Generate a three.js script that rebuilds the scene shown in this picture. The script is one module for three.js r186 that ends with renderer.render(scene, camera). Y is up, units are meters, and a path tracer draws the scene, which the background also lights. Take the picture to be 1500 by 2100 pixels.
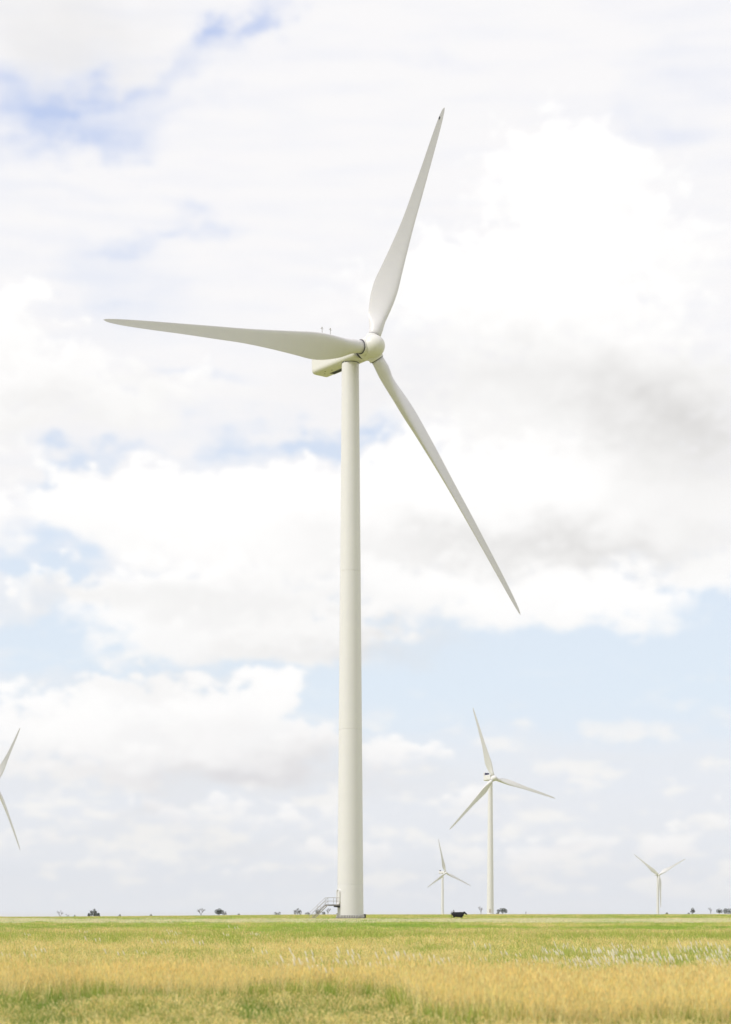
import * as THREE from 'three';
import { mergeGeometries, mergeVertices } from 'three/addons/utils/BufferGeometryUtils.js';
import { MarchingCubes } from 'three/addons/objects/MarchingCubes.js';
import { ImprovedNoise } from 'three/addons/math/ImprovedNoise.js';

// ---------------------------------------------------------------- camera, sun, exposure
const scene = new THREE.Scene();
const EYE = 1.75, F = 3968;                      // eye height in metres; focal length in pixels of the 1500 x 2100 photograph
const HORIZON = 1873;                            // row of the level horizon: the lens is shifted up, the camera held level
const camera = new THREE.PerspectiveCamera(2 * THREE.MathUtils.radToDeg(Math.atan(HORIZON / F)), 1500 / (2 * HORIZON), 0.5, 30000);
camera.setViewOffset(1500, 2 * HORIZON, 0, 0, 1500, 2100);
camera.position.set(0, EYE, 0);
camera.focus = 300;
camera.userData.fStop = 1.0;
scene.add(camera);

const SUN_DIR = new THREE.Vector3(-0.78, 0.80, 0.42).normalize();
const sun = new THREE.DirectionalLight(new THREE.Color(1, 0.965, 0.905), 2.5);
sun.position.copy(SUN_DIR).multiplyScalar(600);
sun.castShadow = true;
sun.shadow.radius = 9;
sun.shadow.mapSize.set(2048, 2048);
Object.assign(sun.shadow.camera, { left: -350, right: 350, top: 350, bottom: -350, near: 1, far: 1600 });
scene.add(sun, sun.target);

const renderer = new THREE.WebGLRenderer();
renderer.setSize(731, 1024);
renderer.toneMapping = THREE.LinearToneMapping;
renderer.toneMappingExposure = 1.0;
renderer.shadowMap.enabled = true;

// ---------------------------------------------------------------- helpers
let seed = 20240611;
const rnd = () => { seed = (seed + 0x6d2b79f5) | 0; let t = Math.imul(seed ^ (seed >>> 15), 1 | seed); t = (t + Math.imul(t ^ (t >>> 7), 61 | t)) ^ t; return ((t ^ (t >>> 14)) >>> 0) / 4294967296; };
const range = (a, b) => a + (b - a) * rnd();
const clamp = (x, a = 0, b = 1) => Math.min(b, Math.max(a, x));
const mix = (a, b, t) => a + (b - a) * t;
const smooth = (a, b, x) => { const t = clamp((x - a) / (b - a)); return t * t * (3 - 2 * t); };
const perlin = new ImprovedNoise();
const fbm = (x, y, z, oct) => { let s = 0, a = 0.5; for (let i = 0; i < oct; i++) { s += a * perlin.noise(x, y, z); x = x * 2.03 + 17.1; y = y * 2.03 + 5.7; z = z * 2.03 + 9.2; a *= 0.5; } return s; };
const taken = {};
const numbered = (n) => { const k = taken[n] = (taken[n] ?? -1) + 1; return k ? n + '_' + String(k).padStart(3, '0') : n; };
function thing(name, label, category, [x, y, z], group) {
  const o = new THREE.Group(); o.name = numbered(name); o.position.set(x, y, z);
  o.userData = { label, category }; if (group) o.userData.group = group;
  scene.add(o); return o;
}
function part(name, geometry, material, parent, kind) {
  const m = new THREE.Mesh(geometry, material); m.name = name; m.castShadow = m.receiveShadow = true;
  if (kind) m.userData.kind = kind;
  parent.add(m); return m;
}
const paint = (r, g, b, roughness = 0.5, extra = {}) => new THREE.MeshStandardMaterial({ color: new THREE.Color().setRGB(r, g, b), roughness, ...extra });
const V = (x, y, z) => new THREE.Vector3(x, y, z);
const strip = (g) => { for (const k of Object.keys(g.attributes)) if (!['position', 'normal', 'uv'].includes(k)) g.deleteAttribute(k); return g; };
const merged = (list) => mergeGeometries(list.map((g) => strip(g.index ? g.toNonIndexed() : g)));
function bar(a, b, r, sides = 8) {               // round bar between two points
  const d = b.clone().sub(a), g = new THREE.CylinderGeometry(r, r, d.length(), sides);
  g.applyQuaternion(new THREE.Quaternion().setFromUnitVectors(V(0, 1, 0), d.clone().normalize()));
  return g.translate((a.x + b.x) / 2, (a.y + b.y) / 2, (a.z + b.z) / 2);
}
function box(x0, x1, y0, y1, z0, z1) { return new THREE.BoxGeometry(x1 - x0, y1 - y0, z1 - z0).translate((x0 + x1) / 2, (y0 + y1) / 2, (z0 + z1) / 2); }
function roundedPrism(w, h, len, r, bevel = 0.05) {   // rounded rectangle in x,y, extruded along z, centred on x and z, y from 0 to h
  const s = new THREE.Shape(), x = w / 2;
  s.moveTo(-x + r[0], 0); s.lineTo(x - r[0], 0); s.quadraticCurveTo(x, 0, x, r[0]);
  s.lineTo(x, h - r[1]); s.quadraticCurveTo(x, h, x - r[1], h); s.lineTo(-x + r[1], h); s.quadraticCurveTo(-x, h, -x, h - r[1]);
  s.lineTo(-x, r[0]); s.quadraticCurveTo(-x, 0, -x + r[0], 0);
  const g = new THREE.ExtrudeGeometry(s, { depth: len - 2 * bevel, bevelEnabled: true, bevelThickness: bevel, bevelSize: bevel * 0.8, bevelOffset: -bevel * 0.8, bevelSegments: 5, curveSegments: 10 });
  return g.translate(0, 0, -len / 2 + bevel);
}
function noiseTexture(size, repeat, f) {         // a colour map of linear values f(u, v) -> [r, g, b]
  const d = new Uint8Array(size * size * 4), enc = (c) => Math.round(255 * clamp(c <= 0.0031308 ? 12.92 * c : 1.055 * Math.pow(c, 1 / 2.4) - 0.055));
  for (let y = 0; y < size; y++) for (let x = 0; x < size; x++) { const c = f(x / size, y / size), o = (y * size + x) * 4; d[o] = enc(c[0]); d[o + 1] = enc(c[1]); d[o + 2] = enc(c[2]); d[o + 3] = 255; }
  const t = new THREE.DataTexture(d, size, size); t.colorSpace = THREE.SRGBColorSpace; t.magFilter = THREE.LinearFilter; t.minFilter = THREE.LinearFilter;
  t.wrapS = t.wrapT = THREE.RepeatWrapping; t.repeat.set(repeat, repeat); t.needsUpdate = true; return t;
}
// noise that repeats every 1 in u and v
const wrapped = (u, v, k, oct, w = 0) => { let s = 0, a = 0.5; for (let i = 0; i < oct; i++) { const A = u * 2 * Math.PI, B = v * 2 * Math.PI, R = k / 6.283; s += a * (perlin.noise(Math.cos(A) * R + 3.1 + w, Math.sin(A) * R + 7.7, Math.cos(B) * R + Math.sin(B) * R * 0.7 + 1.3) + perlin.noise(Math.cos(B) * R + 11.3, Math.sin(B) * R + w, Math.cos(A) * R * 0.8 + 4.1)) * 0.7; k *= 2; a *= 0.5; } return s; };

// ---------------------------------------------------------------- the sky: air and broken cloud, worked out for every direction
// Cloud masses are placed by azimuth and elevation (written in photograph pixels of a level lens) and their pattern goes on all round.
const HOLES = [   // clear air between the high veil: x, y, half width, half height, strength, turn
  [40, 215, 170, 62, 0.74, -0.05], [150, 285, 190, 30, 0.5, -0.08], [210, 195, 110, 28, 0.52, -0.25], [500, 68, 60, 32, 0.75, -0.6], [560, 20, 60, 26, 0.4, -0.7], [350, 150, 130, 30, 0.26, -0.45], [330, 225, 120, 22, 0.22, -0.2],
  [285, 490, 110, 28, 0.4, -0.1], [405, 472, 50, 28, 0.42, 0.1], [120, 375, 130, 24, 0.12, 0], [220, 590, 150, 60, 0.3, 0.3], [380, 765, 110, 16, 0.28, 0],
  [450, 912, 62, 40, 0.85, -0.1], [590, 890, 90, 24, 0.7, 0.05], [680, 898, 110, 22, 0.72, 0.02], [790, 908, 60, 26, 0.7, 0.05], [190, 938, 80, 18, 0.5, -0.25], [150, 965, 50, 14, 0.5, -0.2], [60, 1010, 50, 20, 0.4, -0.5], [280, 918, 50, 16, 0.4, 0],
  [50, 1132, 90, 36, 0.95, 0.05], [150, 1150, 60, 34, 0.85, -0.3], [50, 1290, 160, 24, 0.62, 0], [140, 1345, 150, 30, 0.55, -0.1], [20, 1340, 80, 26, 0.4, 0], [690, 1412, 70, 50, 0.6, 0.1], [420, 1378, 260, 14, 0.55, 0],
  [1150, 1330, 360, 80, 0.8, 0], [1440, 1270, 170, 90, 1.0, -0.3], [950, 1340, 200, 50, 0.65, -0.2], [1200, 1450, 420, 50, 0.6, 0], [880, 1420, 160, 40, 0.6, 0],
  [1430, 150, 120, 90, 0.12, 0], [1380, 265, 90, 30, 0.14, 0.1], [900, 115, 80, 20, 0.1, 0],
];
const PUFFS = [   // cumulus: x, y, half width, height above the base line, strength
  [-60, 760, 190, 190, 1.0], [20, 640, 75, 95, 0.85], [120, 800, 170, 110, 0.9], [270, 850, 170, 75, 0.75], [150, 655, 26, 24, 0.62], [440, 810, 180, 80, 0.5], [60, 900, 140, 90, 0.7],
  [200, 1090, 330, 140, 1.0], [480, 1120, 330, 190, 1.0], [90, 1060, 110, 75, 0.8], [650, 1130, 330, 190, 1.0], [950, 1100, 360, 230, 1.0], [1250, 1100, 420, 240, 1.0], [860, 1250, 320, 120, 0.9], [420, 1320, 320, 200, 1.0], [640, 1345, 260, 130, 0.9], [1130, 1255, 260, 130, 0.95], [1330, 1272, 200, 115, 0.95], [1490, 1205, 140, 100, 0.95], [110, 1200, 130, 60, 0.7], [30, 1240, 70, 60, 0.55],
  [1200, 900, 420, 250, 0.9], [1000, 640, 330, 200, 0.8], [1170, 430, 220, 190, 0.9], [1240, 560, 300, 190, 0.85], [930, 560, 200, 120, 0.6], [1120, 700, 380, 200, 0.8],
  [90, 1530, 140, 110, 1.0], [300, 1545, 230, 160, 1.1], [510, 1560, 170, 165, 1.2], [560, 1445, 80, 66, 0.95], [330, 1440, 120, 50, 0.5], [640, 1560, 100, 90, 0.7], [200, 1600, 260, 80, 0.6],
  [790, 1570, 90, 95, 0.8], [870, 1560, 50, 36, 0.7], [960, 1655, 110, 36, 0.6], [400, 1680, 200, 60, 0.55], [600, 1690, 180, 52, 0.5], [680, 1765, 150, 55, 0.6], [780, 1745, 60, 40, 0.5], [1080, 1770, 120, 62, 0.62], [1210, 1765, 100, 60, 0.58], [1380, 1745, 62, 52, 0.68], [1410, 1715, 26, 24, 0.5], [1470, 1700, 70, 34, 0.55], [1480, 1660, 60, 40, 0.4], [250, 1790, 200, 34, 0.4], [480, 1800, 180, 30, 0.34], [120, 1720, 130, 30, 0.35],
];
const GREYS = [   // shaded undersides: x, y, half width, half height, strength, turn
  [110, 40, 212.8, 81, 0.64, 0.1], [150, 110, 134.4, 54, 0.42, 0.1], [60, 850, 190.4, 135, 0.26, 0], [220, 830, 168, 67.5, 0.17, 0], [900, 800, 369.6, 78.3, 0.36, -0.08], [1000, 745, 291.2, 62.1, 0.24, 0], [1440, 905, 190.4, 83.7, 0.72, 0.1], [1290, 870, 190.4, 75.6, 0.42, 0.15], [1400, 790, 201.6, 67.5, 0.3, 0.1],
  [1170, 1125, 448, 43.2, 0.51, 0.02], [1210, 1132, 145.6, 21.6, 0.3, 0], [1050, 1090, 179.2, 35.1, 0.24, 0], [1400, 1040, 168, 54, 0.24, 0], [400, 1240, 324.8, 45.9, 0.36, 0.03], [130, 1235, 123.2, 32.4, 0.21, 0], [640, 1330, 246.4, 40.5, 0.44, -0.05], [780, 1325, 100.8, 35.1, 0.42, 0], [600, 1200, 201.6, 54, 0.19, 0],
  [480, 1600, 235.2, 32.4, 0.68, 0.03], [610, 1560, 123.2, 59.4, 0.51, 0.1], [360, 1500, 190.4, 29.7, 0.22, -0.15], [300, 1415, 168, 32.4, 0.34, -0.1], [130, 1590, 156.8, 35.1, 0.3, 0], [330, 1655, 51.52, 16.2, 0.59, -0.3], [470, 1735, 190.4, 27, 0.34, 0], [840, 1600, 123.2, 21.6, 0.3, 0], [250, 1700, 179.2, 27, 0.26, 0], [1180, 1745, 78.4, 16.2, 0.26, 0], [1050, 1640, 89.6, 21.6, 0.15, 0], [1250, 1560, 224, 29.7, 0.14, 0],
];
const blob = (b, x, y) => { const c = Math.cos(b[5]), s = Math.sin(b[5]), dx = x - b[0], dy = y - b[1], u = (dx * c + dy * s) / b[2], v = (dy * c - dx * s) / b[3], q = u * u + v * v; return q > 6 ? 0 : b[4] * Math.exp(-q * 0.9); };
const HEAPS = [...PUFFS].sort((p, q) => p[1] - q[1]);
function makeSky() {
  const W = 4096, H = 2048, data = new Float32Array(W * H * 4), half = THREE.MathUtils.degToRad(11.25), out = [0, 0, 0];
  const at = (x, y, z) => {
    const az = Math.atan2(x, -z), el = Math.asin(y), near = Math.abs(az) < 0.45 && el < 0.6, oct = near ? 6 : 4;
    let m = (az + half) / (2 * half); m -= 2 * Math.floor(m / 2); if (m > 1) m = 2 - m;         // the cloud pattern goes on all round
    const am = (m * 2 - 1) * half, ex = el < 0.45 ? Math.tan(el) / Math.cos(am) : Math.tan(0.45) + (el - 0.45) * 1.2;
    const X0 = 750 + F * Math.tan(am), Y0 = HORIZON - F * ex, low = smooth(0.16, 0.0, el), X3 = x * 30, Y3 = y * 44, Z3 = z * 30;
    const w1 = fbm(X3, Y3, Z3, oct), w2 = fbm(X3 + 40, Y3 + 9, Z3 - 13, oct), fine = fbm(X3 * 3.1 + 5, Y3 * 3.1, Z3 * 3.1, oct - 1), billow = Math.abs(fbm(X3 * 2.2 - 9, Y3 * 2.2, Z3 * 2.2 + 21, oct)) ;
    const stretch = fbm(x * 18 + 3, y * 130, z * 18, 5);
    const amp = mix(110, 46, low), X = X0 + w1 * amp * 1.5 + fine * 26, Y = Y0 + w2 * amp + fine * 18;
    let hole = 0, grey = 0;
    for (const b of HOLES) hole += blob(b, X, Y);
    for (const b of GREYS) grey += blob(b, X, Y);
    // clear air: deeper higher up, pale towards the horizon
    const t = smooth(0.08, 0.46, el);
    out[0] = mix(0.82, 0.50, t) - 0.06 * smooth(0.05, 0.12, el) * (1 - t); out[1] = mix(0.865, 0.60, t) - 0.01 * (1 - t); out[2] = mix(0.91, 0.87, t) + 0.04 * smooth(0.04, 0.12, el) * (1 - t);
    // high veil
    const high = smooth(0.13, 0.2, el);
    const veil = clamp(mix(0.4, 0.97, high) - hole * (1.0 + w1 * 0.9) + stretch * mix(0.9, 0.5, high) * (0.4 + hole) + fine * (0.3 * hole + 0.12 * low));
    const vr = mix(0.87, 0.965, high), vg = mix(0.88, 0.955, high), vb = mix(0.905, 0.965, high);
    for (let c = 0; c < 3; c++) out[c] = mix(out[c], [vr, vg, vb][c], veil);
    // far, faint cumulus rows near the horizon
    const rows = smooth(-0.06, 0.3, fbm(x * 34 + 7, y * 95, z * 34 - 3, oct) + fine * 0.35 - 0.03) * smooth(0.0, 0.02, el) * smooth(0.17, 0.06, el) * 0.85 * clamp(1.1 - hole);
    for (let c = 0; c < 3; c++) out[c] = mix(out[c], [0.97, 0.96, 0.94][c], rows);
    // cumulus, one heap in front of the other: crisp lumpy tops, frayed bases that turn grey
    const relief = clamp(0.5 + w2 * 1.1 + fine * 0.9 - billow * 0.9), bright = mix(1.055, 1.0, low), lumps = fine * 0.62 + w1 * 0.16 - billow * 0.42, broad = grey * (1 + w2 * 0.7 + fine * 0.22) * 0.8 + (0.45 - relief) * mix(0.1, 0.24, low);
    let cover = 0;
    for (const b of HEAPS) {
      const u = (X - b[0]) / b[2], v = (Y - b[1]) / b[3], q = u * u + (v < 0 ? v * v : v * v * 5.2); if (q > 4.5) continue;
      const e = b[4] * Math.exp(-q * 1.05) - hole * 0.3 + lumps * (v < 0 ? 0.62 : 0.8), a = smooth(0.22, mix(0.48, 0.92, smooth(-0.5, 0.2, v)), e) * mix(0.96, 0.9, low); if (a <= 0) continue;
      const s = clamp(broad + smooth(-0.75, 0.5, v + lumps * 0.5) * mix(0.2, 0.34, low) + u * 0.05);
      out[0] = mix(out[0], mix(bright, 0.735, s), a); out[1] = mix(out[1], mix(bright * 0.993, 0.725, s), a); out[2] = mix(out[2], mix(bright * 0.985, mix(0.715, 0.765, low), s), a);
      cover = mix(cover, 1, a);
    }
    const a = cover;
    const g2 = clamp(grey * 0.5) * (1 - a); for (let c = 0; c < 3; c++) out[c] = mix(out[c], [0.76, 0.75, 0.74][c], g2);
  };
  for (let row = 0; row < H; row++) {
    const el = ((row + 0.5) / H - 0.5) * Math.PI;
    if (el < -0.01) { for (let i = row * W * 4, e = i + W * 4; i < e; i += 4) { data[i] = 0.82; data[i + 1] = 0.84; data[i + 2] = 0.86; data[i + 3] = 1; } continue; }
    const y = Math.sin(el), ce = Math.cos(el), step = el > 0.7 ? 4 : 1;
    for (let col = 0; col < W; col++) {
      const o = (row * W + col) * 4, th = ((col + 0.5) / W - 0.5) * 2 * Math.PI, X = Math.cos(th) * ce, Z = Math.sin(th) * ce, k = (Z < -0.75 * ce) ? 1 : Math.max(step, 2);
      if (col % k === 0) at(X, Math.max(y, 0), Z);
      data[o] = out[0]; data[o + 1] = out[1]; data[o + 2] = out[2]; data[o + 3] = 1;
    }
  }
  const t = new THREE.DataTexture(data, W, H, THREE.RGBAFormat, THREE.FloatType);
  t.mapping = THREE.EquirectangularReflectionMapping; t.magFilter = t.minFilter = THREE.LinearFilter; t.needsUpdate = true;
  return t;
}
scene.background = scene.environment = makeSky();

// ---------------------------------------------------------------- haze
scene.fog = new THREE.FogExp2(new THREE.Color().setRGB(0.93, 0.95, 1.0), 0.00005);

// ---------------------------------------------------------------- terrain
// The land rises a little towards the turbine, lies level behind it, falls off to the left and dips behind a far edge.
function landFall(t) { return (t < 0 ? mix(1.2, 11, smooth(0.0, -0.19, t)) : mix(1.2, 0.3, smooth(0, 0.08, t))) / F; }
function groundAt(x, z) {
  const Z = -z, r = Math.hypot(x, z), t = clamp(Z > 1 ? x / Z : x < 0 ? -1 : 1, -0.4, 0.4);
  let h = 0.0023 * clamp(Z, -400, 300);
  if (Z > 300) h += 0.42 * smooth(320, 620, Z) - landFall(t) * Math.max(0, Math.min(Z, 1350) - 330) * smooth(300, 420, Z);
  h -= 26 * smooth(1330, 2450, r);
  return h + 0.05 * perlin.noise(x * 0.09, 0, z * 0.09) * smooth(1200, 200, r);
}
const at = (px, Z) => { const x = (px - 750) / F * Z; return [x, groundAt(x, -Z), -Z]; };   // a spot on the land, Z metres ahead
const soil = noiseTexture(512, 1, (u, v) => { const n = wrapped(u, v, 7, 5), m = wrapped(u, v, 23, 3, 5), k = clamp(0.5 + n * 0.9), q = 1 + m * 0.5; return [mix(0.22, 0.42, k) * q, mix(0.27, 0.38, k) * q, mix(0.07, 0.14, k) * q]; });
{
  const rings = [0], A = 180; for (let r = 3; r < 6500; r *= r < 40 ? 1.2 : 1.07) rings.push(r);
  const pos = [], uv = [], idx = [];
  rings.forEach((r) => { for (let a = 0; a <= A; a++) { const th = a / A * 2 * Math.PI, x = Math.sin(th) * r, z = -Math.cos(th) * r; pos.push(x, groundAt(x, z), z); uv.push(x / 37, z / 37); } });
  for (let i = 0; i + 1 < rings.length; i++) for (let a = 0; a < A; a++) { const p = i * (A + 1) + a, q = p + A + 1; idx.push(p, p + 1, q + 1, p, q + 1, q); }
  const g = new THREE.BufferGeometry(); g.setAttribute('position', new THREE.Float32BufferAttribute(pos, 3)); g.setAttribute('uv', new THREE.Float32BufferAttribute(uv, 2)); g.setIndex(idx); g.computeVertexNormals();
  part('ground', g, new THREE.MeshStandardMaterial({ map: soil, roughness: 1 }), scene, 'structure');
}

// ---------------------------------------------------------------- wind turbines
const deg = THREE.MathUtils.degToRad;
const grime = (r, g, b, amount, k) => noiseTexture(512, 1, (u, v) => { const n = wrapped(u, v, 6, 5, k), s = wrapped(u, v * 0.25, 28, 2, k), m = 1 + n * amount + s * amount * 0.4; const spot = smooth(0.42, 0.6, wrapped(u, v, 40, 2, k + 9)) * 0.12; return [r * m - spot * r, g * m - spot * g * 1.1, b * (m - Math.max(0, n) * amount * 0.6) - spot * b * 1.2]; });
const M = {
  tower: new THREE.MeshStandardMaterial({ map: grime(0.70, 0.685, 0.695, 0.035, 1), roughness: 0.48 }),
  blade: new THREE.MeshStandardMaterial({ map: grime(0.655, 0.64, 0.66, 0.03, 2), roughness: 0.42 }),
  shell: new THREE.MeshStandardMaterial({ map: grime(0.70, 0.685, 0.665, 0.05, 3), roughness: 0.45 }),
  farDoor: paint(0.46, 0.40, 0.36, 0.6), farPaint: paint(0.70, 0.69, 0.69, 0.5),
  dark: paint(0.03, 0.032, 0.04, 0.7), seal: paint(0.05, 0.045, 0.07, 0.6), steel: paint(0.42, 0.40, 0.38, 0.55, { metalness: 0.35 }), rail: paint(0.46, 0.43, 0.395, 0.6, { metalness: 0.1 }),
  tread: paint(0.22, 0.20, 0.175, 0.85), flange: paint(0.22, 0.21, 0.21, 0.8), bolt: paint(0.62, 0.6, 0.57, 0.6), concrete: paint(0.36, 0.33, 0.28, 0.95), cooler: paint(0.06, 0.06, 0.14, 0.5), stain: paint(0.2, 0.18, 0.14, 0.8),
};
// A blade: root at y = 0 of the hub, span along +y, leading edge towards +x, windward face towards +z.
const R0 = 47.9;
const CHORD = [[0.039, 1.92], [0.06, 2.0], [0.09, 2.4], [0.135, 3.2], [0.19, 3.85], [0.243, 3.95], [0.3, 3.5], [0.405, 2.72], [0.51, 2.12], [0.62, 1.82], [0.73, 1.5], [0.84, 1.24], [0.93, 0.92], [0.975, 0.6], [0.992, 0.34], [1, 0.06]];
const THICK = [[0.039, 1], [0.06, 0.95], [0.09, 0.78], [0.135, 0.54], [0.19, 0.38], [0.3, 0.29], [0.5, 0.22], [0.8, 0.17], [1, 0.14]];
const TWIST = [[0.039, 26], [0.12, 27], [0.19, 24], [0.3, 18], [0.405, 13], [0.51, 9.5], [0.62, 7], [0.8, 4], [1, 2]];
const along = (tab, f) => { let i = 1; while (i < tab.length - 1 && f > tab[i][0]) i++; const [a, b] = [tab[i - 1], tab[i]], t = clamp((f - a[0]) / (b[0] - a[0])); const p0 = tab[Math.max(0, i - 2)], p3 = tab[Math.min(tab.length - 1, i + 1)]; const m1 = (b[1] - p0[1]) / (b[0] - p0[0] || 1) * (b[0] - a[0]), m2 = (p3[1] - a[1]) / (p3[0] - a[0] || 1) * (b[0] - a[0]), t2 = t * t, t3 = t2 * t; return (2 * t3 - 3 * t2 + 1) * a[1] + (t3 - 2 * t2 + t) * m1 + (3 * t2 - 2 * t3) * b[1] + (t3 - t2) * m2; };
function bladeGeometry(rise, bend) {             // rise: forward lean at the root, bend: how far the wind pushes the tip back (both per blade length)
  const N = 40, S = 72, pos = [], uv = [], idx = [];
  for (let j = 0; j <= S; j++) {
    const f = 0.039 + (1 - 0.039) * (1 - Math.pow(1 - j / S, 1.35)), c = Math.max(0.05, along(CHORD, f)), th = clamp(along(THICK, f), 0.12, 1), tw = THREE.MathUtils.degToRad(along(TWIST, f)), round = smooth(0.62, 0.98, th), le = mix(0.34, 0.5, round);
    for (let i = 0; i <= N; i++) {
      const a = i / N * 2 * Math.PI, xc = 0.5 + 0.5 * Math.cos(a), up = Math.sin(a) >= 0 ? 1 : -1;   // xc: 0 leading edge, 1 trailing edge
      const foil = 5 * th * (0.2969 * Math.sqrt(xc) - 0.126 * xc - 0.3516 * xc * xc + 0.2843 * xc ** 3 - 0.1036 * xc ** 4), camber = 0.05 * (1 - round) * Math.sin(Math.PI * Math.pow(xc, 0.8));
      const yy = mix(up * foil * (up < 0 ? 1.1 : 0.85) - camber, 0.5 * Math.sin(a), round) * c, xx = (le - xc) * c;
      pos.push(xx * Math.cos(tw) - yy * Math.sin(tw), f * R0, xx * Math.sin(tw) + yy * Math.cos(tw) + R0 * (rise * f + bend * f * f));
      uv.push(i / N * 0.8, f * 6);
    }
  }
  for (let j = 0; j < S; j++) for (let i = 0; i < N; i++) { const p = j * (N + 1) + i, q = p + N + 1; idx.push(p, q, q + 1, p, q + 1, p + 1); }
  const tip = pos.length / 3; pos.push(0, R0 * 1.0005, R0 * (rise + bend)); uv.push(0.5, 6);
  for (let i = 0; i < N; i++) idx.push(S * (N + 1) + i, tip, S * (N + 1) + i + 1);
  const root = pos.length / 3; pos.push(0, 0.039 * R0, R0 * rise * 0.039); uv.push(0.5, 0);
  for (let i = 0; i < N; i++) idx.push(i, i + 1, root);
  const g = new THREE.BufferGeometry(); g.setAttribute('position', new THREE.Float32BufferAttribute(pos, 3)); g.setAttribute('uv', new THREE.Float32BufferAttribute(uv, 2)); g.setIndex(idx); g.computeVertexNormals();
  return g;
}
const lathe = (pts, seg = 48) => new THREE.LatheGeometry(pts.map((p) => new THREE.Vector2(p[0], p[1])), seg);
const alongZ = (g) => g.rotateX(Math.PI / 2);    // a lathe's own axis laid along +z
function turbine(label, [x, y, z], o) {
  const t = thing('wind_turbine', label, 'wind turbine', [x, y, z], 'white wind turbines on the plain');
  const H = o.hub, paintT = o.far ? M.farPaint : M.tower, paintB = o.far ? M.farPaint : M.blade, shell = o.far ? M.farPaint : M.shell, top = o.top ?? H - 1.1, rb = o.rb, rt = o.rt, rad = (h) => mix(rb, rt, h / top), psi = o.psi, tilt = o.tilt;
  // tower: welded rings in sections, a slim recessed joint between them
  const cuts = [0, 5.5, 29.5, 54, top];
  for (let i = 0; i < 4; i++) {
    const a = cuts[i] + (i ? 0.025 : 0.72), b = cuts[i + 1] - 0.025, pts = [[rad(a) - 0.05, a - 0.03], [rad(a) - 0.03, a - 0.012], [rad(a), a + 0.02]];
    for (let k = 1; k < 6; k++) pts.push([rad(mix(a, b, k / 6)), mix(a, b, k / 6)]);
    pts.push([rad(b), b - 0.02], [rad(b) - 0.03, b + 0.012], [rad(b) - 0.05, b + 0.03]);
    const g = lathe(pts, 72), uvs = g.attributes.uv, p = g.attributes.position; for (let k = 0; k < uvs.count; k++) uvs.setXY(k, uvs.getX(k), p.getY(k) / 14);
    part('tower_section', g, paintT, t);
  }
  part('tower_flange', lathe([[rb - 0.1, 0.32], [rb + 0.19, 0.32], [rb + 0.19, 0.42], [rb + 0.02, 0.43], [rb - 0.002, 0.74]], 72), o.far ? M.farPaint : M.flange, t);
  if (o.far) part('foundation', lathe([[0.1, 0.32], [rb + 0.25, 0.32], [rb + 0.25, -1]], 40), M.concrete, t);
  if (o.detail) {
    const bolts = []; for (let i = 0; i < 50; i++) { const a = i / 50 * 2 * Math.PI; bolts.push(new THREE.CylinderGeometry(0.075, 0.085, 0.36, 6).translate(Math.sin(a) * (rb + 0.1), 0.58, Math.cos(a) * (rb + 0.1))); }
    part('anchor_bolts', merged(bolts), M.bolt, t, 'stuff');
    part('foundation', lathe([[0.1, 0.32], [rb + 0.35, 0.32], [rb + 0.38, 0.28], [rb + 0.38, -0.5]], 48), M.concrete, t);
    const d = new THREE.Group(); d.rotation.y = o.doorTurn;
    const ring = (w, h, r, hole) => { const s = new THREE.Shape(), X = w / 2; const path = (q, X, y0, y1, r) => { q.moveTo(-X + r, y0); q.lineTo(X - r, y0); q.absarc(X - r, y0 + r, r, -Math.PI / 2, 0); q.lineTo(X, y1 - r); q.absarc(X - r, y1 - r, r, 0, Math.PI / 2); q.lineTo(-X + r, y1); q.absarc(-X + r, y1 - r, r, Math.PI / 2, Math.PI); q.lineTo(-X, y0 + r); q.absarc(-X + r, y0 + r, r, Math.PI, Math.PI * 1.5); }; path(s, X, 0, h, r); if (hole) { const k = new THREE.Path(); path(k, X - hole, hole, h - hole, r - hole * 0.6); s.holes.push(k); } return s; };
    const fr = part('door_frame', new THREE.ExtrudeGeometry(ring(1.06, 2.35, 0.42, 0.1), { depth: 0.34, bevelEnabled: true, bevelSize: 0.015, bevelThickness: 0.015, bevelSegments: 2 }).translate(0, 2.4, rad(3.5) - 0.2), paintT, t);
    const dr = part('door', new THREE.ExtrudeGeometry(ring(0.88, 2.16, 0.36), { depth: 0.05, bevelEnabled: false }).translate(0, 2.5, rad(3.5) - 0.01), paintT, t);
    const hd = part('handle', new THREE.CapsuleGeometry(0.02, 0.14, 4, 8).translate(0.3, 3.5, rad(3.5) + 0.075), M.steel, dr);
    fr.rotation.y = dr.rotation.y = o.doorTurn;
    const cab = part('junction_box', roundedPrism(0.34, 0.6, 0.26, [0.03, 0.03], 0.02), M.dark, t); cab.position.set(rb + 0.2, 0.32, 0.25);
    const lamp = part('door_lamp', merged([new THREE.SphereGeometry(0.085, 12, 8), box(-0.05, 0.05, -0.03, 0.12, -0.14, 0)]), M.dark, t); lamp.position.set(-rad(0.95) - 0.03, 0.95, 0.3);
  } else {
    const d = part('door', roundedPrism(0.95, 2.2, 0.12, [0.2, 0.3], 0.03), M.farDoor, t); d.position.set(Math.sin(o.doorTurn) * rb, 1.1, Math.cos(o.doorTurn) * rb); d.rotation.y = o.doorTurn;
  }
  part('yaw_bearing', lathe([[rt - 0.2, top - 0.02], [rt + 0.04, top - 0.02], [rt + 0.06, top + 0.05], [rt + 0.06, top + 0.2], [rt - 0.2, top + 0.2]], 64), M.dark, t);
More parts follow.
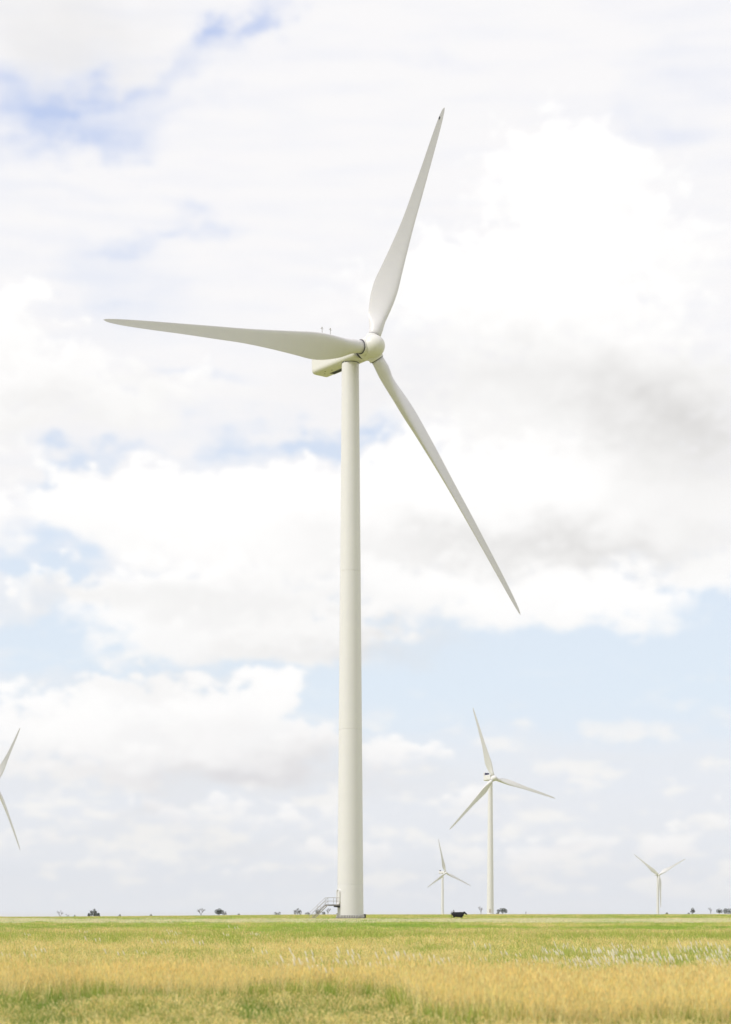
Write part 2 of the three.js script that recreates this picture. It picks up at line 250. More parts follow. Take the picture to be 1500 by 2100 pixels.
  // nacelle: long box with rounded lower edges; its own +z is the windward end
  const axis = V(Math.sin(psi) * Math.cos(tilt), Math.sin(tilt), Math.cos(psi) * Math.cos(tilt)), side = V(Math.cos(psi), 0, -Math.sin(psi)), up = axis.clone().cross(side);
  const nac = new THREE.Group(); nac.name = 'nacelle'; nac.rotation.set(o.detail ? -deg(2.4) : 0, psi, 0, 'YXZ'); nac.position.y = top + (o.detail ? 0.0 : 0.12); t.add(nac);
  const front = o.oh - (o.detail ? 2.05 : 1.55), back = o.cooler ? -5.6 : -7.7, nh = o.cooler ? 3.3 : 2.85, nw = o.cooler ? 3.3 : 3.4;
  part('housing', roundedPrism(nw, nh, front - back, [0.75, 0.5], 0.28).translate(0, 0, (front + back) / 2), shell, nac);
  part('front_frame', alongZ(lathe([[0.1, 0], [1.25, 0], [1.3, 0.1], [1.3, 0.95], [0.1, 0.95]], 40)).translate(0, 1.25, front - 0.02), M.seal, nac);
  if (o.detail) {
    part('floor_hatch', box(0.25, 1.15, -0.02, 0.06, -5.5, -1.6), M.dark, nac);
    part('hatch_rim', merged([box(0.17, 0.25, -0.04, 0.05, -5.6, -1.5), box(1.15, 1.23, -0.04, 0.05, -5.6, -1.5), box(0.25, 1.15, -0.04, 0.05, -5.6, -5.5), box(0.25, 1.15, -0.04, 0.05, -1.6, -1.5)]), shell, nac);
    for (const [hx, hz] of [[-0.9, -5.2], [-0.4, -4.1], [-0.2, -6.2]]) part('drain', new THREE.CylinderGeometry(0.09, 0.09, 0.06, 10).translate(hx, -0.01, hz), M.stain, nac);
    for (const [mx, mz, mh] of [[-0.9, -5.7, 4.25], [-0.6, -4.0, 3.65]]) part('weather_mast', merged([bar(V(mx, nh - 0.1, mz), V(mx, nh + mh, mz), 0.045, 8), bar(V(mx - 0.28, nh + mh - 0.2, mz), V(mx + 0.28, nh + mh - 0.2, mz), 0.03, 6), new THREE.SphereGeometry(0.1, 8, 6).translate(mx, nh + mh, mz)]), M.steel, nac);
    for (const sz of [front - 0.04, -1.2]) part('panel_joint', merged([box(-nw / 2 - 0.004, -nw / 2 + 0.06, 0.75, nh - 0.5, sz - 0.4, sz - 0.36)]), M.stain, nac);
  }
  if (o.cooler) {
    part('cooler', merged([box(-1.5, 1.5, nh + 0.1, nh + 1.35, back + 0.9, back + 1.35), box(-1.25, -1.1, nh - 0.1, nh + 0.2, back + 1, back + 1.2), box(1.1, 1.25, nh - 0.1, nh + 0.2, back + 1, back + 1.2)]), M.cooler, nac);
    part('cooler_frame', merged([box(-1.75, 1.75, nh + 1.35, nh + 1.5, back + 0.3, back + 1.4), box(-1.75, -1.5, nh - 0.05, nh + 1.36, back + 0.3, back + 1.4), box(1.5, 1.75, nh - 0.05, nh + 1.36, back + 0.3, back + 1.4)]), shell, nac);
  }
  // spinner and blades
  const hubAt = axis.clone().multiplyScalar(o.oh); hubAt.y = H;
  const turned = (phi) => { const d = up.clone().multiplyScalar(Math.cos(phi)).addScaledVector(side, Math.sin(phi)), m = side.clone().multiplyScalar(Math.cos(phi)).addScaledVector(up, -Math.sin(phi)); return new THREE.Quaternion().setFromRotationMatrix(new THREE.Matrix4().makeBasis(m, d, axis)); };
  const k = o.R / R0, spin = new THREE.Group(); spin.name = 'spinner'; spin.position.copy(hubAt); if (o.detail) spin.scale.set(1.04, 1.04, 1.04); spin.quaternion.setFromRotationMatrix(new THREE.Matrix4().makeBasis(side, up, axis)); t.add(spin);
  const nose = [[0.3, -1.28], [1.3, -1.28], [1.52, -1.2], [1.63, -0.95], [1.7, -0.3], [1.72, 0.4], [1.66, 0.95], [1.5, 1.45], [1.24, 1.9], [0.9, 2.25], [0.5, 2.48], [0.2, 2.56], [0.001, 2.58]];
  const smoothNose = new THREE.SplineCurve(nose.map((p) => new THREE.Vector2(p[0], p[1]))).getPoints(40).map((p) => [Math.max(0.001, p.x), p.y]);
  part('nose_cone', alongZ(lathe(smoothNose, 56)), shell, spin);
  if (o.detail) part('shell_joint', alongZ(lathe([[1.70, 0.93], [1.69, 0.97], [1.60, 0.99]], 56)), shell, spin);
  o.phis.forEach((phi, i) => {
    const q = turned(phi);
    const inSpin = spin.quaternion.clone().invert().multiply(q);
    const collar = part('blade_collar', lathe([[0.4, 1.05], [1.3, 1.05], [1.16, 1.45], [1.12, 1.66], [1.12, 1.84], [1.07, 1.86], [1.03, 1.8]], 40), shell, spin); collar.quaternion.copy(inSpin);
    const seal = part('root_seal', lathe([[0.6, 1.74], [1.06, 1.74], [1.06, 1.93], [0.985, 1.94], [0.6, 1.9]], 40), M.seal, spin); seal.quaternion.copy(inSpin);
    const b = part('blade', o.blade, paintB, t); b.position.copy(hubAt); b.quaternion.copy(q); const wide = o.far ? k * (o.wide ?? 1.1) : k; b.scale.set(wide, k, wide);
    if (o.detail && i === 0) part('lightning_receptor', new THREE.SphereGeometry(0.14, 10, 8).scale(0.8, 2.2, 0.6).translate(-0.42, 0.947 * R0, R0 * (o.rise * 0.947 + o.bend * 0.9) + 0.06), M.dark, b);
    if (o.detail && i === 2) part('dirt_mark', new THREE.SphereGeometry(0.07, 8, 6).scale(1, 1, 0.5).translate(-0.35, 3.4, 0.94), M.stain, b);
  });
  return t;
}
const trio = (p) => [deg(p), deg(p + 120), deg(p + 240)];
const rise = 0.026, bend = -0.032, mainBlade = bladeGeometry(rise, bend), farBlade = bladeGeometry(0.02, -0.036), leanBlade = bladeGeometry(0.075, 0.0);
const mainAt = [-2.344, groundAt(-2.344, -300), -300], DOOR = deg(-63);
turbine('large white wind turbine nearest the camera, with metal stairs at its base', mainAt, { hub: 87.62, top: 86.27, rb: 2.04, rt: 1.33, psi: 0.685, tilt: deg(6), oh: 4.9, R: 47.91, phis: [0.4194, 0.4194 + 2.0944, 0.4194 + 4.1888], blade: mainBlade, rise, bend, detail: true, doorTurn: DOOR });
const hubOver = (px, Z, row) => EYE + (HORIZON - row) * Z / F - at(px, Z)[1];   // hub height that puts the hub on that row
turbine('white wind turbine of middle size standing behind the black cow, blade pointing lower left', at(1006, 1150), { far: true, hub: hubOver(1006, 1150, 1597), rb: 2.05, rt: 1.3, psi: deg(24.9), tilt: deg(5), oh: 4.2, R: 43.6, phis: trio(-15.4), blade: farBlade, cooler: true, doorTurn: deg(-10) });
turbine('white wind turbine cut by the left edge of the picture, only two blades showing', at(-22, 1150), { far: true, hub: hubOver(-22, 1150, 1607), rb: 2.05, rt: 1.3, psi: deg(57), tilt: deg(5), oh: 5.4, R: 43.5, phis: trio(35.4), blade: farBlade, cooler: true, doorTurn: 0 });
turbine('small distant white wind turbine just left of the middle-sized one, above the cow', at(908, 2650), { far: true, hub: hubOver(908, 2650, 1790), rb: 2.1, rt: 1.4, psi: deg(45), tilt: deg(5), oh: 6, wide: 1.2, R: 48.5, phis: [deg(-18.5), deg(112), deg(244.3)], blade: leanBlade, cooler: true, doorTurn: 0 });
turbine('small distant white wind turbine on the far right, two blades raised in a V', at(1349.5, 2650), { far: true, hub: hubOver(1349.5, 2650, 1794), rb: 2.1, rt: 1.4, psi: deg(13), tilt: deg(5), oh: 4.4, wide: 1.4, R: 45.5, phis: [deg(61), deg(178.5), deg(309)], blade: farBlade, doorTurn: 0 });

// ---------------------------------------------------------------- stairs up to the tower door
{
  const s = thing('metal_stairs', 'grey metal stairs with railings leading up to the tower door of the nearest turbine', 'stairs', mainAt);
  s.rotation.y = DOOR;                            // own +z points away from the tower
  const z0 = 2.06, z1 = 4.1, z2 = 6.75, top = 2.36, w = 0.44, foot = 0.02;
  part('platform', merged([box(-w, w, top - 0.06, top, z0, z1), box(-w - 0.03, -w, top - 0.16, top + 0.05, z0, z1), box(w, w + 0.03, top - 0.16, top + 0.05, z0, z1), box(-w, w, top - 0.16, top - 0.061, z1 - 0.08, z1)]), M.tread, s);
  part('bracket', merged([box(-0.4, 0.4, top - 0.42, top - 0.165, z0 - 0.08, z0 + 0.12), box(-0.36, -0.3, top - 0.36, top - 0.165, z0 + 0.12, z0 + 0.62), box(0.3, 0.36, top - 0.36, top - 0.165, z0 + 0.12, z0 + 0.62)]), M.dark, s);
  const L = Math.hypot(z2 - z1, top), ang = Math.atan2(top, z2 - z1);
  for (const sx of [-1, 1]) { const g = new THREE.BoxGeometry(0.045, 0.14, L + 0.1); g.rotateX(ang); part('stringer', g.translate(sx * (w + 0.02), top / 2 - 0.06 + foot, (z1 + z2) / 2), M.rail, s); }
  for (let i = 1; i <= 9; i++) { const f = i / 10; part('tread', box(-w, w, top * (1 - f) - 0.025, top * (1 - f) + 0.02, mix(z1, z2, f) - 0.17, mix(z1, z2, f) + 0.1), M.tread, s); }
  for (const sx of [-1, 1]) {
    const X = sx * (w + 0.05);
    for (const dy of [1.1, 0.58]) {
      part('handrail', merged([bar(V(X, top + dy, z0 + 0.05), V(X, top + dy, z1), 0.029), bar(V(X, top + dy, z1), V(X, dy + 0.05, z2 + 0.02), 0.029), new THREE.SphereGeometry(0.036, 8, 6).translate(X, top + dy, z1)]), M.rail, s);
    }
    for (const [pz, py] of [[z0 + 0.6, top], [z1, top], [mix(z1, z2, 0.5), top * 0.5], [z2, 0]]) part('post', bar(V(X, py - 0.1, pz), V(X, py + 1.1, pz), 0.029), M.rail, s);
  }
}

// ---------------------------------------------------------------- black cow
{
  const Z = 335, p = at(940.5, Z), cow = thing('cow', 'black cow standing side-on in the pasture, facing right', 'cow', p);
  cow.rotation.y = deg(-8); cow.position.y -= 0.12;
  const res = 72, S = 1.75, mc = new MarchingCubes(res, new THREE.MeshBasicMaterial(), false, false, 120000);
  const joints = [   // from, to, radius at each, in metres: x forward, y up, z to the side
    [-0.82, 1.06, 0, 0.5, 1.03, 0, 0.33, 0.36], [-0.55, 0.9, 0, 0.3, 0.86, 0, 0.33, 0.36], [0.45, 1.0, 0, 0.62, 0.95, 0, 0.36, 0.3], [-0.95, 1.16, 0, 0.55, 1.2, 0, 0.2, 0.2],
    [0.6, 1.1, 0, 1.04, 1.32, 0, 0.27, 0.16], [1.04, 1.33, 0, 1.36, 1.1, 0, 0.16, 0.1], [1.32, 1.12, 0, 1.42, 1.04, 0, 0.1, 0.09],
    [1.0, 1.4, 0.1, 0.98, 1.42, 0.27, 0.05, 0.03], [1.0, 1.4, -0.1, 0.98, 1.42, -0.27, 0.05, 0.03],
    [0.5, 0.85, 0.2, 0.46, 0.5, 0.2, 0.16, 0.085], [0.46, 0.5, 0.2, 0.47, 0.06, 0.2, 0.07, 0.055], [0.56, 0.85, -0.2, 0.62, 0.5, -0.2, 0.16, 0.085], [0.62, 0.5, -0.2, 0.6, 0.06, -0.2, 0.07, 0.055],
    [-0.8, 0.95, 0.2, -0.66, 0.66, 0.2, 0.22, 0.13], [-0.66, 0.66, 0.2, -0.86, 0.42, 0.2, 0.11, 0.07], [-0.86, 0.42, 0.2, -0.82, 0.06, 0.2, 0.065, 0.055], [-0.84, 0.95, -0.2, -0.74, 0.66, -0.2, 0.22, 0.13], [-0.74, 0.66, -0.2, -0.96, 0.42, -0.2, 0.11, 0.07], [-0.96, 0.42, -0.2, -0.92, 0.06, -0.2, 0.065, 0.055],
  ];
  const half = res / 2;
  for (let k = 0; k < res; k++) for (let j = 0; j < res; j++) for (let i = 0; i < res; i++) {
    const x = (i - half) / half * S, y = (j - half) / half * S + 0.9, z = (k - half) / half * S;
    let sum = 0;
    for (const b of joints) { const dx = b[3] - b[0], dy = b[4] - b[1], dz = b[5] - b[2], l = dx * dx + dy * dy + dz * dz, t = clamp(((x - b[0]) * dx + (y - b[1]) * dy + (z - b[2]) * dz) / (l || 1)), d = Math.hypot(x - b[0] - dx * t, y - b[1] - dy * t, z - b[2] - dz * t) - mix(b[6], b[7], t); sum += Math.exp(-d * 26); }
    mc.field[i + j * res + k * res * res] = Math.log(sum) / 26;
  }
  mc.isolation = 0; mc.update();
  let g = new THREE.BufferGeometry(); g.setAttribute('position', new THREE.BufferAttribute(mc.positionArray.slice(0, mc.count * 3), 3));
  g = mergeVertices(g.scale(S, S, S).translate(0, 0.9, 0), 1e-4); g.computeVertexNormals();
  const hide = paint(0.006, 0.006, 0.009, 0.9);
  part('body', g, hide, cow);
  const tail = new THREE.TubeGeometry(new THREE.CatmullRomCurve3([V(-1.08, 1.28, 0), V(-1.2, 1.15, 0), V(-1.19, 0.8, 0.02), V(-1.17, 0.5, 0.02)]), 14, 0.028, 6);
  part('tail', merged([tail, new THREE.SphereGeometry(0.06, 8, 6).scale(0.9, 2.4, 0.9).translate(-1.17, 0.46, 0.02)]), hide, cow);
}

// ---------------------------------------------------------------- trees and shrubs along the skyline
const bark = paint(0.10, 0.085, 0.075, 0.95), twig = paint(0.17, 0.145, 0.14, 0.95);
const leafM = [paint(0.07, 0.09, 0.062, 0.8, { side: THREE.DoubleSide }), paint(0.07, 0.09, 0.05, 0.8, { side: THREE.DoubleSide }), paint(0.105, 0.11, 0.09, 0.8, { side: THREE.DoubleSide })];
function limbs(h, w, n, r0) {                    // a trunk that forks into limbs, fitted to a height and a width; gives the geometries and the limb ends
  const bars = [], ends = [];
  const grow = (a, dir, len, r, depth) => {
    const b = a.clone().addScaledVector(dir, len); bars.push([a, b, r]);
    if (depth === 0) { ends.push(b); return; }
    const k = depth > 2 ? n : 3; if (depth === 3) len = 0.95;
    for (let i = 0; i < k; i++) { const th = (i + rnd()) / k * 6.283, nd = dir.clone().add(V(Math.cos(th) * 0.55, range(-0.05, 0.3), Math.sin(th) * 0.55)).normalize(); grow(b, nd, len * range(0.45, 0.9), r * 0.66, depth - 1); }
    ends.push(b);
  };
  grow(V(0, 0, 0), V(range(-0.1, 0.1), 1, range(-0.1, 0.1)).normalize(), 0.5, r0, 3);
  const box3 = new THREE.Box3().setFromPoints(ends), sy = h / box3.max.y, sx = w / Math.max(0.5, box3.max.x - box3.min.x);
  const fit = (p) => V(p.x * sx, p.y * sy - 0.1, p.z * sx), list = bars.map(([a, b, r]) => { const A = fit(a), B = fit(b), d = B.clone().sub(A), g = new THREE.CylinderGeometry(r * 0.66, r, d.length(), 5, 1, true); g.applyQuaternion(new THREE.Quaternion().setFromUnitVectors(V(0, 1, 0), d.clone().normalize())); return g.translate((A.x + B.x) / 2, (A.y + B.y) / 2, (A.z + B.z) / 2); });
  return { list, ends: ends.map(fit) };
}
function leafCloud(lobes, n, size) {             // many small leaf faces through the volume of some lobes
  const pos = [], nor = [], idx = [];
  for (let i = 0; i < n; i++) {
    const l = lobes[Math.floor(rnd() * lobes.length)], u = V(range(-1, 1), range(-1, 1), range(-1, 1)); if (u.length() > 1) { i--; continue; }
    const s = Math.pow(u.length(), -0.35), c = V(l[0] + u.x * s * l[3], l[1] + u.y * s * l[4], l[2] + u.z * s * l[3]), q = new THREE.Quaternion().setFromEuler(new THREE.Euler(rnd() * 6.28, rnd() * 6.28, rnd() * 6.28)), k = size * range(0.6, 1.3), o = pos.length / 3;
    const nn = V(0, 0, 1).applyQuaternion(q);
    for (const [x, y] of [[0, -1], [0.55, 0], [0, 1], [-0.55, 0]]) { const v = V(x * k, y * k, 0).applyQuaternion(q).add(c); pos.push(v.x, Math.max(0.02, v.y), v.z); nor.push(nn.x, nn.y, nn.z); }
    idx.push(o, o + 1, o + 2, o, o + 2, o + 3);
  }
  const g = new THREE.BufferGeometry(); g.setAttribute('position', new THREE.Float32BufferAttribute(pos, 3)); g.setAttribute('normal', new THREE.Float32BufferAttribute(nor, 3)); g.setIndex(idx); return g;
}
function tree(name, label, px, Z, wPx, hPx, lobes, leaves, mat = 0) {
  const m = Z / F, w = wPx * m, h = (hPx + 2.5) * m, t = thing(name, label, name === 'shrub' ? 'shrub' : 'tree', at(px, Z), 'trees and shrubs along the skyline');
  const L = limbs(h * 0.85, w * 0.8, 3, Math.max(0.09, h * 0.035));
  part('trunk', merged(L.list), bark, t);
  part('crown', leafCloud(lobes.map((b) => [b[0] * w, b[1] * h, b[2] * w, b[3] * w, b[4] * h]), leaves, Math.max(0.16, h * 0.05)), leafM[mat], t);
}
function bareTree(label, px, Z, wPx, hPx, leaves = 0) {
  const m = Z / F, w = wPx * m, h = (hPx + 2.5) * m, t = thing('bare_tree', label, 'tree', at(px, Z), 'trees and shrubs along the skyline');
  const L = limbs(h * 1.05, w, 4, Math.max(0.12, h * 0.035));
  part('trunk', L.list[0], bark, t);
  part('branches', merged(L.list.slice(1)), twig, t);
  if (leaves) part('crown', leafCloud(L.ends.map((e) => [e.x, e.y, e.z, h * 0.07, h * 0.06]), leaves, h * 0.035), leafM[2], t);
}
const rounded = [[-0.3, 0.55, 0, 0.2, 0.28], [0, 0.68, 0, 0.26, 0.3], [0.3, 0.52, 0.05, 0.19, 0.28], [0.1, 0.5, -0.2, 0.24, 0.28], [-0.12, 0.42, 0.2, 0.2, 0.24]];
const low = [[-0.3, 0.35, 0, 0.24, 0.35], [0.05, 0.5, 0, 0.24, 0.45], [0.33, 0.3, 0, 0.2, 0.32]];
const narrow = [[0, 0.7, 0, 0.4, 0.28], [-0.1, 0.42, 0.1, 0.42, 0.26], [0.18, 0.5, -0.1, 0.35, 0.24]];
bareTree('pale leafless tree on the skyline at far left', 123, 1000, 17, 13, 40);
bareTree('tiny leafless sapling right of the far-left leafless tree', 139, 1000, 9, 6);
tree('tree', 'dark green tree of several upright clumps on the left skyline', 193, 1000, 27, 16, [[-0.38, 0.25, 0, 0.1, 0.26], [-0.2, 0.45, 0, 0.1, 0.36], [0.02, 0.58, 0, 0.14, 0.44], [0.14, 0.4, 0.05, 0.1, 0.35], [0.34, 0.28, 0, 0.12, 0.26]], 1500, 0);
tree('shrub', 'tiny dark shrub just left of the upright-clumped tree', 154, 1000, 4, 4, low, 160, 0);
tree('shrub', 'tiny lone skyline shrub just right of the upright-clumped tree', 246, 1000, 5, 5, low, 160, 2);
tree('shrub', 'tiny lone skyline shrub halfway between the clumped tree and the round tree', 310, 1000, 5, 5, low, 160, 2);
bareTree('thin half-bare tree left of the round dark tree on the left skyline', 412, 1000, 19, 14, 200);
tree('tree', 'round dark green tree on the left skyline, right of a half-bare tree', 450, 1000, 19, 14, rounded, 1300, 0);
tree('shrub', 'greyish shrub touching the right side of the round dark tree', 461, 1005, 9, 9, low, 300, 2);
tree('shrub', 'tiny dark shrub right of the round dark tree', 490, 1000, 5, 3, low, 140, 0);
tree('shrub', 'low wide dark shrub left of the metal stairs', 569, 1000, 13, 5, [[-0.35, 0.5, 0, 0.2, 0.5], [0, 0.45, 0, 0.24, 0.5], [0.35, 0.5, 0, 0.2, 0.5]], 420, 0);
tree('tree', 'feathery grey-green tree just left of the metal stairs', 611, 1000, 18, 12, [[-0.3, 0.4, 0, 0.16, 0.34], [0, 0.6, 0, 0.2, 0.4], [0.28, 0.42, 0, 0.18, 0.36]], 620, 2);
tree('shrub', 'small dark shrub between the feathery tree and the metal stairs', 631, 1000, 10, 5, low, 260, 0);
tree('shrub', 'dark shrub seen through the flight of the metal stairs', 653, 1000, 12, 10, rounded, 500, 0);
tree('shrub', 'smaller dark shrub behind the foot of the metal stairs and left of the half-bare tree', 664, 1000, 7, 7, low, 300, 0);
bareTree('half-bare tree between the metal stairs and the big tower', 673, 1000, 10, 12, 120);
tree('shrub', 'sparse shrub on the skyline directly above the black cow', 930, 1000, 11, 8, [[-0.35, 0.3, 0, 0.16, 0.25], [0.05, 0.6, 0, 0.12, 0.4], [0.28, 0.35, 0, 0.14, 0.2]], 240, 0);
bareTree('slim leafless tree left of the middle-sized turbine tower', 987, 1000, 9, 14, 60);
tree('tree', 'broad dark tree right of the middle-sized turbine tower', 1030, 1000, 22, 12, [[-0.34, 0.5, 0, 0.15, 0.26], [-0.08, 0.68, 0, 0.2, 0.26], [0.16, 0.7, 0, 0.18, 0.26], [0.36, 0.5, 0, 0.14, 0.3], [0.1, 0.45, 0.15, 0.22, 0.28]], 1300, 0);
tree('shrub', 'low dark shrub at the left foot of the broad dark tree', 1021, 1003, 6, 3, low, 140, 0);
tree('shrub', 'tiny dark shrub right of the far-right turbine', 1368, 1000, 5, 3, low, 130, 0);
tree('tree', 'narrow grey-green tree right of the far-right turbine', 1421, 1000, 10, 12, narrow, 520, 2);
tree('shrub', 'tiny shrub at the left foot of the narrow grey-green tree', 1413, 1003, 4, 3, low, 110, 0);
bareTree('slim pinkish leafless tree near the right edge of the picture', 1458, 1000, 9, 12, 30);
tree('tree', 'dark tree left of the dense clump at the right edge', 1476, 1000, 14, 11, rounded, 620, 0);
tree('tree', 'dense dark clump of foliage cut by the right edge of the picture', 1500, 1000, 30, 12, [[-0.4, 0.5, 0, 0.14, 0.42], [-0.2, 0.5, 0, 0.16, 0.4], [0.02, 0.48, 0, 0.2, 0.42], [0.3, 0.5, 0, 0.2, 0.4]], 1500, 0);
{
  const f = thing('fence_post', 'thin wooden post on the skyline right of the broad dark tree', 'post', at(1079, 700));
  part('shaft', bar(V(0, -0.2, 0), V(0, 1.25, 0), 0.09, 8), bark, f); part('cap', new THREE.ConeGeometry(0.1, 0.1, 8).translate(0, 1.3, 0), bark, f);
}

// ---------------------------------------------------------------- grass
function tuft(n, radius, h0, h1, width, lean, head) {
  const pos = [], nor = [], col = [], idx = []; let own = [1, 1, 1];
  const tri = (a, b, c) => { const o = pos.length / 3, nn = b.clone().sub(a).cross(c.clone().sub(a)).normalize(); for (const p of [a, b, c]) { pos.push(p.x, p.y, p.z); nor.push(nn.x, nn.y, nn.z); col.push(...own); } idx.push(o, o + 1, o + 2); };
  for (let i = 0; i < n; i++) {
    const v = range(0.64, 1.26), w0 = range(-0.1, 0.1); own = [v * (1 + w0), v, v * (1 - w0)];
    const th = rnd() * 6.283, r = radius * Math.sqrt(rnd()), b = V(Math.cos(th) * r, -0.03, Math.sin(th) * r), h = range(h0, h1), w = width * range(0.7, 1.3), face = rnd() * 6.283, sx = V(Math.cos(face) * w, 0, Math.sin(face) * w);
    const l = V(range(-1, 0.6), 0, range(-1, 1)).multiplyScalar(lean * h), mid = b.clone().add(V(l.x * 0.3, h * 0.55, l.z * 0.3)), tip = b.clone().add(V(l.x, h, l.z));
    const a0 = b.clone().sub(sx), a1 = b.clone().add(sx), m0 = mid.clone().addScaledVector(sx, -0.7), m1 = mid.clone().addScaledVector(sx, 0.7);
    tri(a0, a1, m1); tri(a0, m1, m0); tri(m0, m1, tip);
    if (head) { const d = tip.clone().sub(mid).normalize(), q = tip.clone().addScaledVector(d, -head * 0.4), e = tip.clone().addScaledVector(d, head * 0.6), c = V(w * 1.25, 0, 0), k = V(0, 0, w * 1.25); for (const s of [c, k]) { const p0 = tip.clone().add(s), p1 = tip.clone().sub(s); tri(q, p0, e); tri(q, e, p1); } }
  }
  const g = new THREE.BufferGeometry(); g.setAttribute('position', new THREE.Float32BufferAttribute(pos, 3)); g.setAttribute('normal', new THREE.Float32BufferAttribute(nor, 3)); g.setAttribute('color', new THREE.Float32BufferAttribute(col, 3)); g.setIndex(idx); return g;
}
function plumes(n, radius) {                     // stalks that carry a soft white plume
  const list = [];
  for (let i = 0; i < n; i++) {
    const th = rnd() * 6.283, r = radius * Math.sqrt(rnd()), b = V(Math.cos(th) * r, 0, Math.sin(th) * r), h = range(0.55, 0.85), l = range(-0.05, 0.42), tip = b.clone().add(V(-l * h, h, range(-0.1, 0.1)));
    const d = tip.clone().sub(b).add(V(-0.1, 0.1, 0)).normalize(), len = range(0.045, 0.09), g = new THREE.SphereGeometry(1, 6, 5).scale(range(0.009, 0.015), len, range(0.009, 0.015));
    g.applyQuaternion(new THREE.Quaternion().setFromUnitVectors(V(0, 1, 0), d)); g.translate(tip.x + d.x * len * 0.8, tip.y + d.y * len * 0.8, tip.z + d.z * len * 0.8); list.push(g.toNonIndexed());
  }
  const g = merged(list); g.deleteAttribute('uv'); return g;
}
const blades = (tinted) => new THREE.MeshPhysicalMaterial({ color: 0xffffff, vertexColors: tinted, roughness: 1, side: THREE.DoubleSide, specularIntensity: 0.3, transmission: 0.35, thickness: 0 });
const K = {
  green: { g: tuft(26, 0.16, 0.16, 0.42, 0.0075, 0.45, 0), list: [] }, dry: { g: tuft(26, 0.2, 0.36, 0.74, 0.0045, 0.26, 0.085), list: [] }, plume: { g: plumes(3, 0.3), list: [] },
  farGreen: { g: tuft(90, 0.75, 0.14, 0.36, 0.016, 0.4, 0), list: [] }, farDry: { g: tuft(70, 0.8, 0.22, 0.46, 0.011, 0.3, 0.07), list: [] },
};
const q0 = new THREE.Quaternion(), yAxis = V(0, 1, 0);
function plant(k, x, z, scale, tall, c) { K[k].list.push({ m: new THREE.Matrix4().compose(V(x, groundAt(x, z) , z), q0.clone().setFromAxisAngle(yAxis, k === 'plume' ? range(-0.4, 0.4) : rnd() * 6.283), V(scale, scale * tall, scale)), c }); }
const tintGreen = (v, y) => { const b = range(0.88, 1.12) * v; return [mix(0.30, 0.50, y) * b, mix(0.43, 0.54, y) * b, mix(0.08, 0.12, y) * b]; };
const tintDry = (v) => { const b = range(0.9, 1.1) * v, r = rnd(); return [mix(0.78, 0.83, r) * b, mix(0.69, 0.69, r) * b, mix(0.30, 0.35, r) * b]; };
for (let Z = 20; Z < 95;) {                       // near grass, tuft by tuft
  const s = Math.max(0.11, Z / 290), wide = Z * 0.25 + 3;
  for (let x = -wide; x < wide; x += s) {
    const X = x + range(-0.5, 0.5) * s, D = Z + range(-0.5, 0.5) * s, z = -D, t = X / D;
    const n = perlin.noise(X * 0.22, 3.3, D * 0.16) , n2 = perlin.noise(X * 0.9, 8.8, D * 0.6), n3 = perlin.noise(X * 0.06, 1.1, D * 0.05);
    const stand = mix(32.6, 25.5, smooth(0.0, 0.05, t)) + n * 1.6;      // where the tall dry stand begins
    let dry = D < stand ? 0.17 + n2 * 0.4 + n * 0.2 : D < 37.5 + n * 3.5 + n3 * 3 ? 0.56 - 0.42 * smooth(2.6, 0, D - stand) : D < 51 ? 0.05 + n * 0.5 : 0.2 + n * 0.5 + n3 * 0.3;
    if (t > 0.06 && D < 43) dry = Math.max(dry, 0.45 + n * 0.8);
    dry = clamp(dry, 0.06, 0.95);
    const k = Math.max(1, Z / 48), green = rnd() > dry;
    if (green) plant('green', X, z, k * range(0.8, 1.25), (D < stand ? 0.75 : D < 37.5 ? 1.1 : 0.85) * (1 + n2 * 0.5), tintGreen(D < stand ? 0.8 : 1, clamp(0.35 + n2 + (D > 51 ? 0.3 : 0))));
    else plant('dry', X, z, k * range(0.85, 1.15), (D < stand ? 0.45 : D < 37.5 ? 0.95 : 0.6) / Math.max(1, k * 0.8) * (1 + n2 * 0.3), tintDry(1));
    // white plumes in drifts
    const drift = t > 0.055 ? smooth(0.055, 0.1, t) * smooth(35, 42, D) * smooth(60, 48, D) * smooth(-0.3, 0.4, n2) * 0.42 : t > -0.04 ? smooth(34, 36, D) * smooth(44, 39, D) * smooth(-0.3, 0.2, n2) * 0.4 : D > 42 ? 0.004 : 0;
    if (rnd() < drift * 0.19 * s * s * 40) plant('plume', X, z, range(0.7, 1.05), range(0.75, 1.1), [0.97, 0.92, 0.8]);
  }
  Z += s;
}
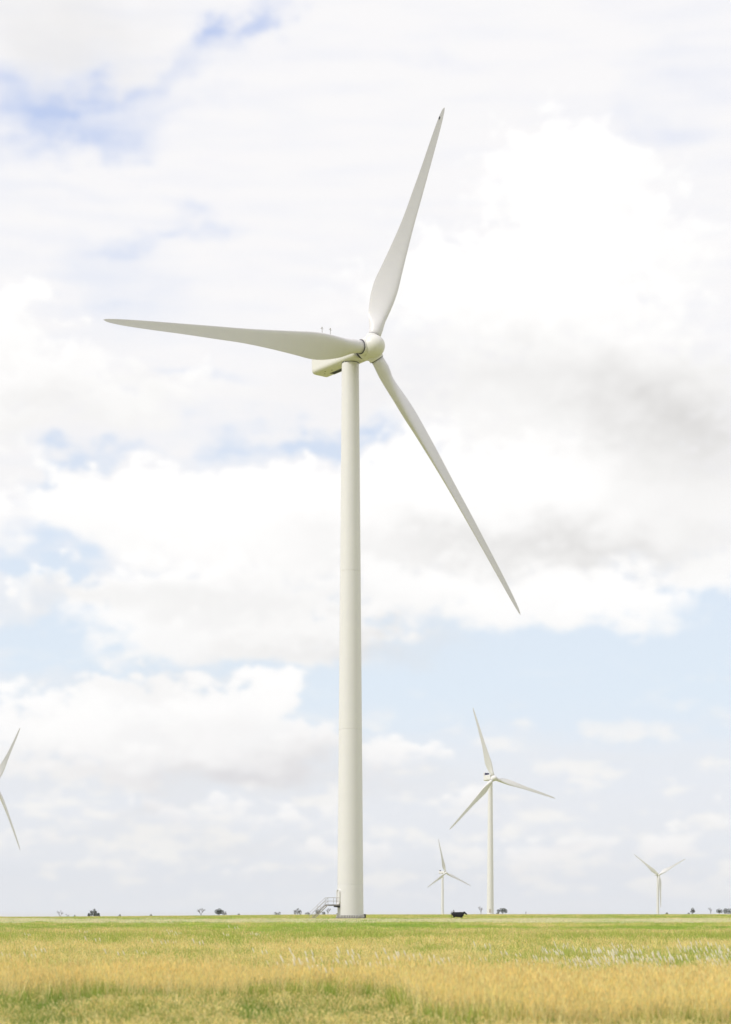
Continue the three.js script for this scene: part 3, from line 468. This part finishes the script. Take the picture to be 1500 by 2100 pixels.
for (let Z = 88; Z < 760;) {                      // farther grass, in patches
  const s = Math.max(0.75, Z / 150), wide = Z * 0.235 + 4;
  for (let x = -wide; x < wide; x += s) {
    const X = x + range(-0.5, 0.5) * s, D = Z + range(-0.5, 0.5) * s, z = -D;
    if (Math.hypot(X - mainAt[0], z - mainAt[2]) < 3.6 || Math.hypot(X - mainAt[0] + 3.4, z - mainAt[2] - 1.2) < 2.9) continue;
    const n = perlin.noise(X * 0.05, 5.3, D * 0.03), n2 = perlin.noise(X * 0.3, 2.8, D * 0.2);
    const band = D < 118 + n * 55 ? 0.24 : D < 212 + n * 36 ? 0.05 : D < 292 + n * 45 ? 0.55 : D < 420 ? 0.1 : 0.2, pale = D > 205 + n * 30 && D < 300 + n * 30;
    const k = Math.max(1, Z / 190), dry = clamp(band + n * 0.4 + n2 * 0.35, 0.04, 0.9);
    if (rnd() > dry) plant('farGreen', X, z, k * range(0.85, 1.2), 1 / k * (1 + n2 * 0.5), tintGreen(1.05 + n2 * 0.25, clamp(0.3 + n + n2 * 0.5)));
    else plant('farDry', X, z, k * range(0.85, 1.15), 0.85 / k, pale ? [range(0.8, 0.9), range(0.76, 0.84), range(0.5, 0.6)] : tintDry(1));
  }
  Z += s;
}
const GRASS = { green: ['green_grass', 'short green grass filling the foreground and middle of the field', 'grass'], dry: ['dry_grass', 'tall golden dry grass standing in bands across the foreground', 'grass'], plume: ['plume_grass', 'white fluffy seed plumes drifting through the grass at right and centre', 'grass'], farGreen: ['pasture_grass', 'bright green pasture grass around the turbine and the cow', 'grass'], farDry: ['pale_grass', 'pale straw-coloured grass in strips before the turbine and the cow', 'grass'] };
for (const [k, { g, list }] of Object.entries(K)) {
  const im = new THREE.InstancedMesh(g, blades(k !== 'plume'), list.length); im.name = GRASS[k][0];
  im.userData = { label: GRASS[k][1], category: GRASS[k][2], kind: 'stuff' };
  const c = new THREE.Color();
  list.forEach((p, i) => { im.setMatrixAt(i, p.m); im.setColorAt(i, c.setRGB(...p.c)); });
  im.castShadow = im.receiveShadow = true; scene.add(im);
}
console.log(Object.entries(K).map(([k, v]) => k + ' ' + v.list.length).join(', '));

renderer.render(scene, camera);
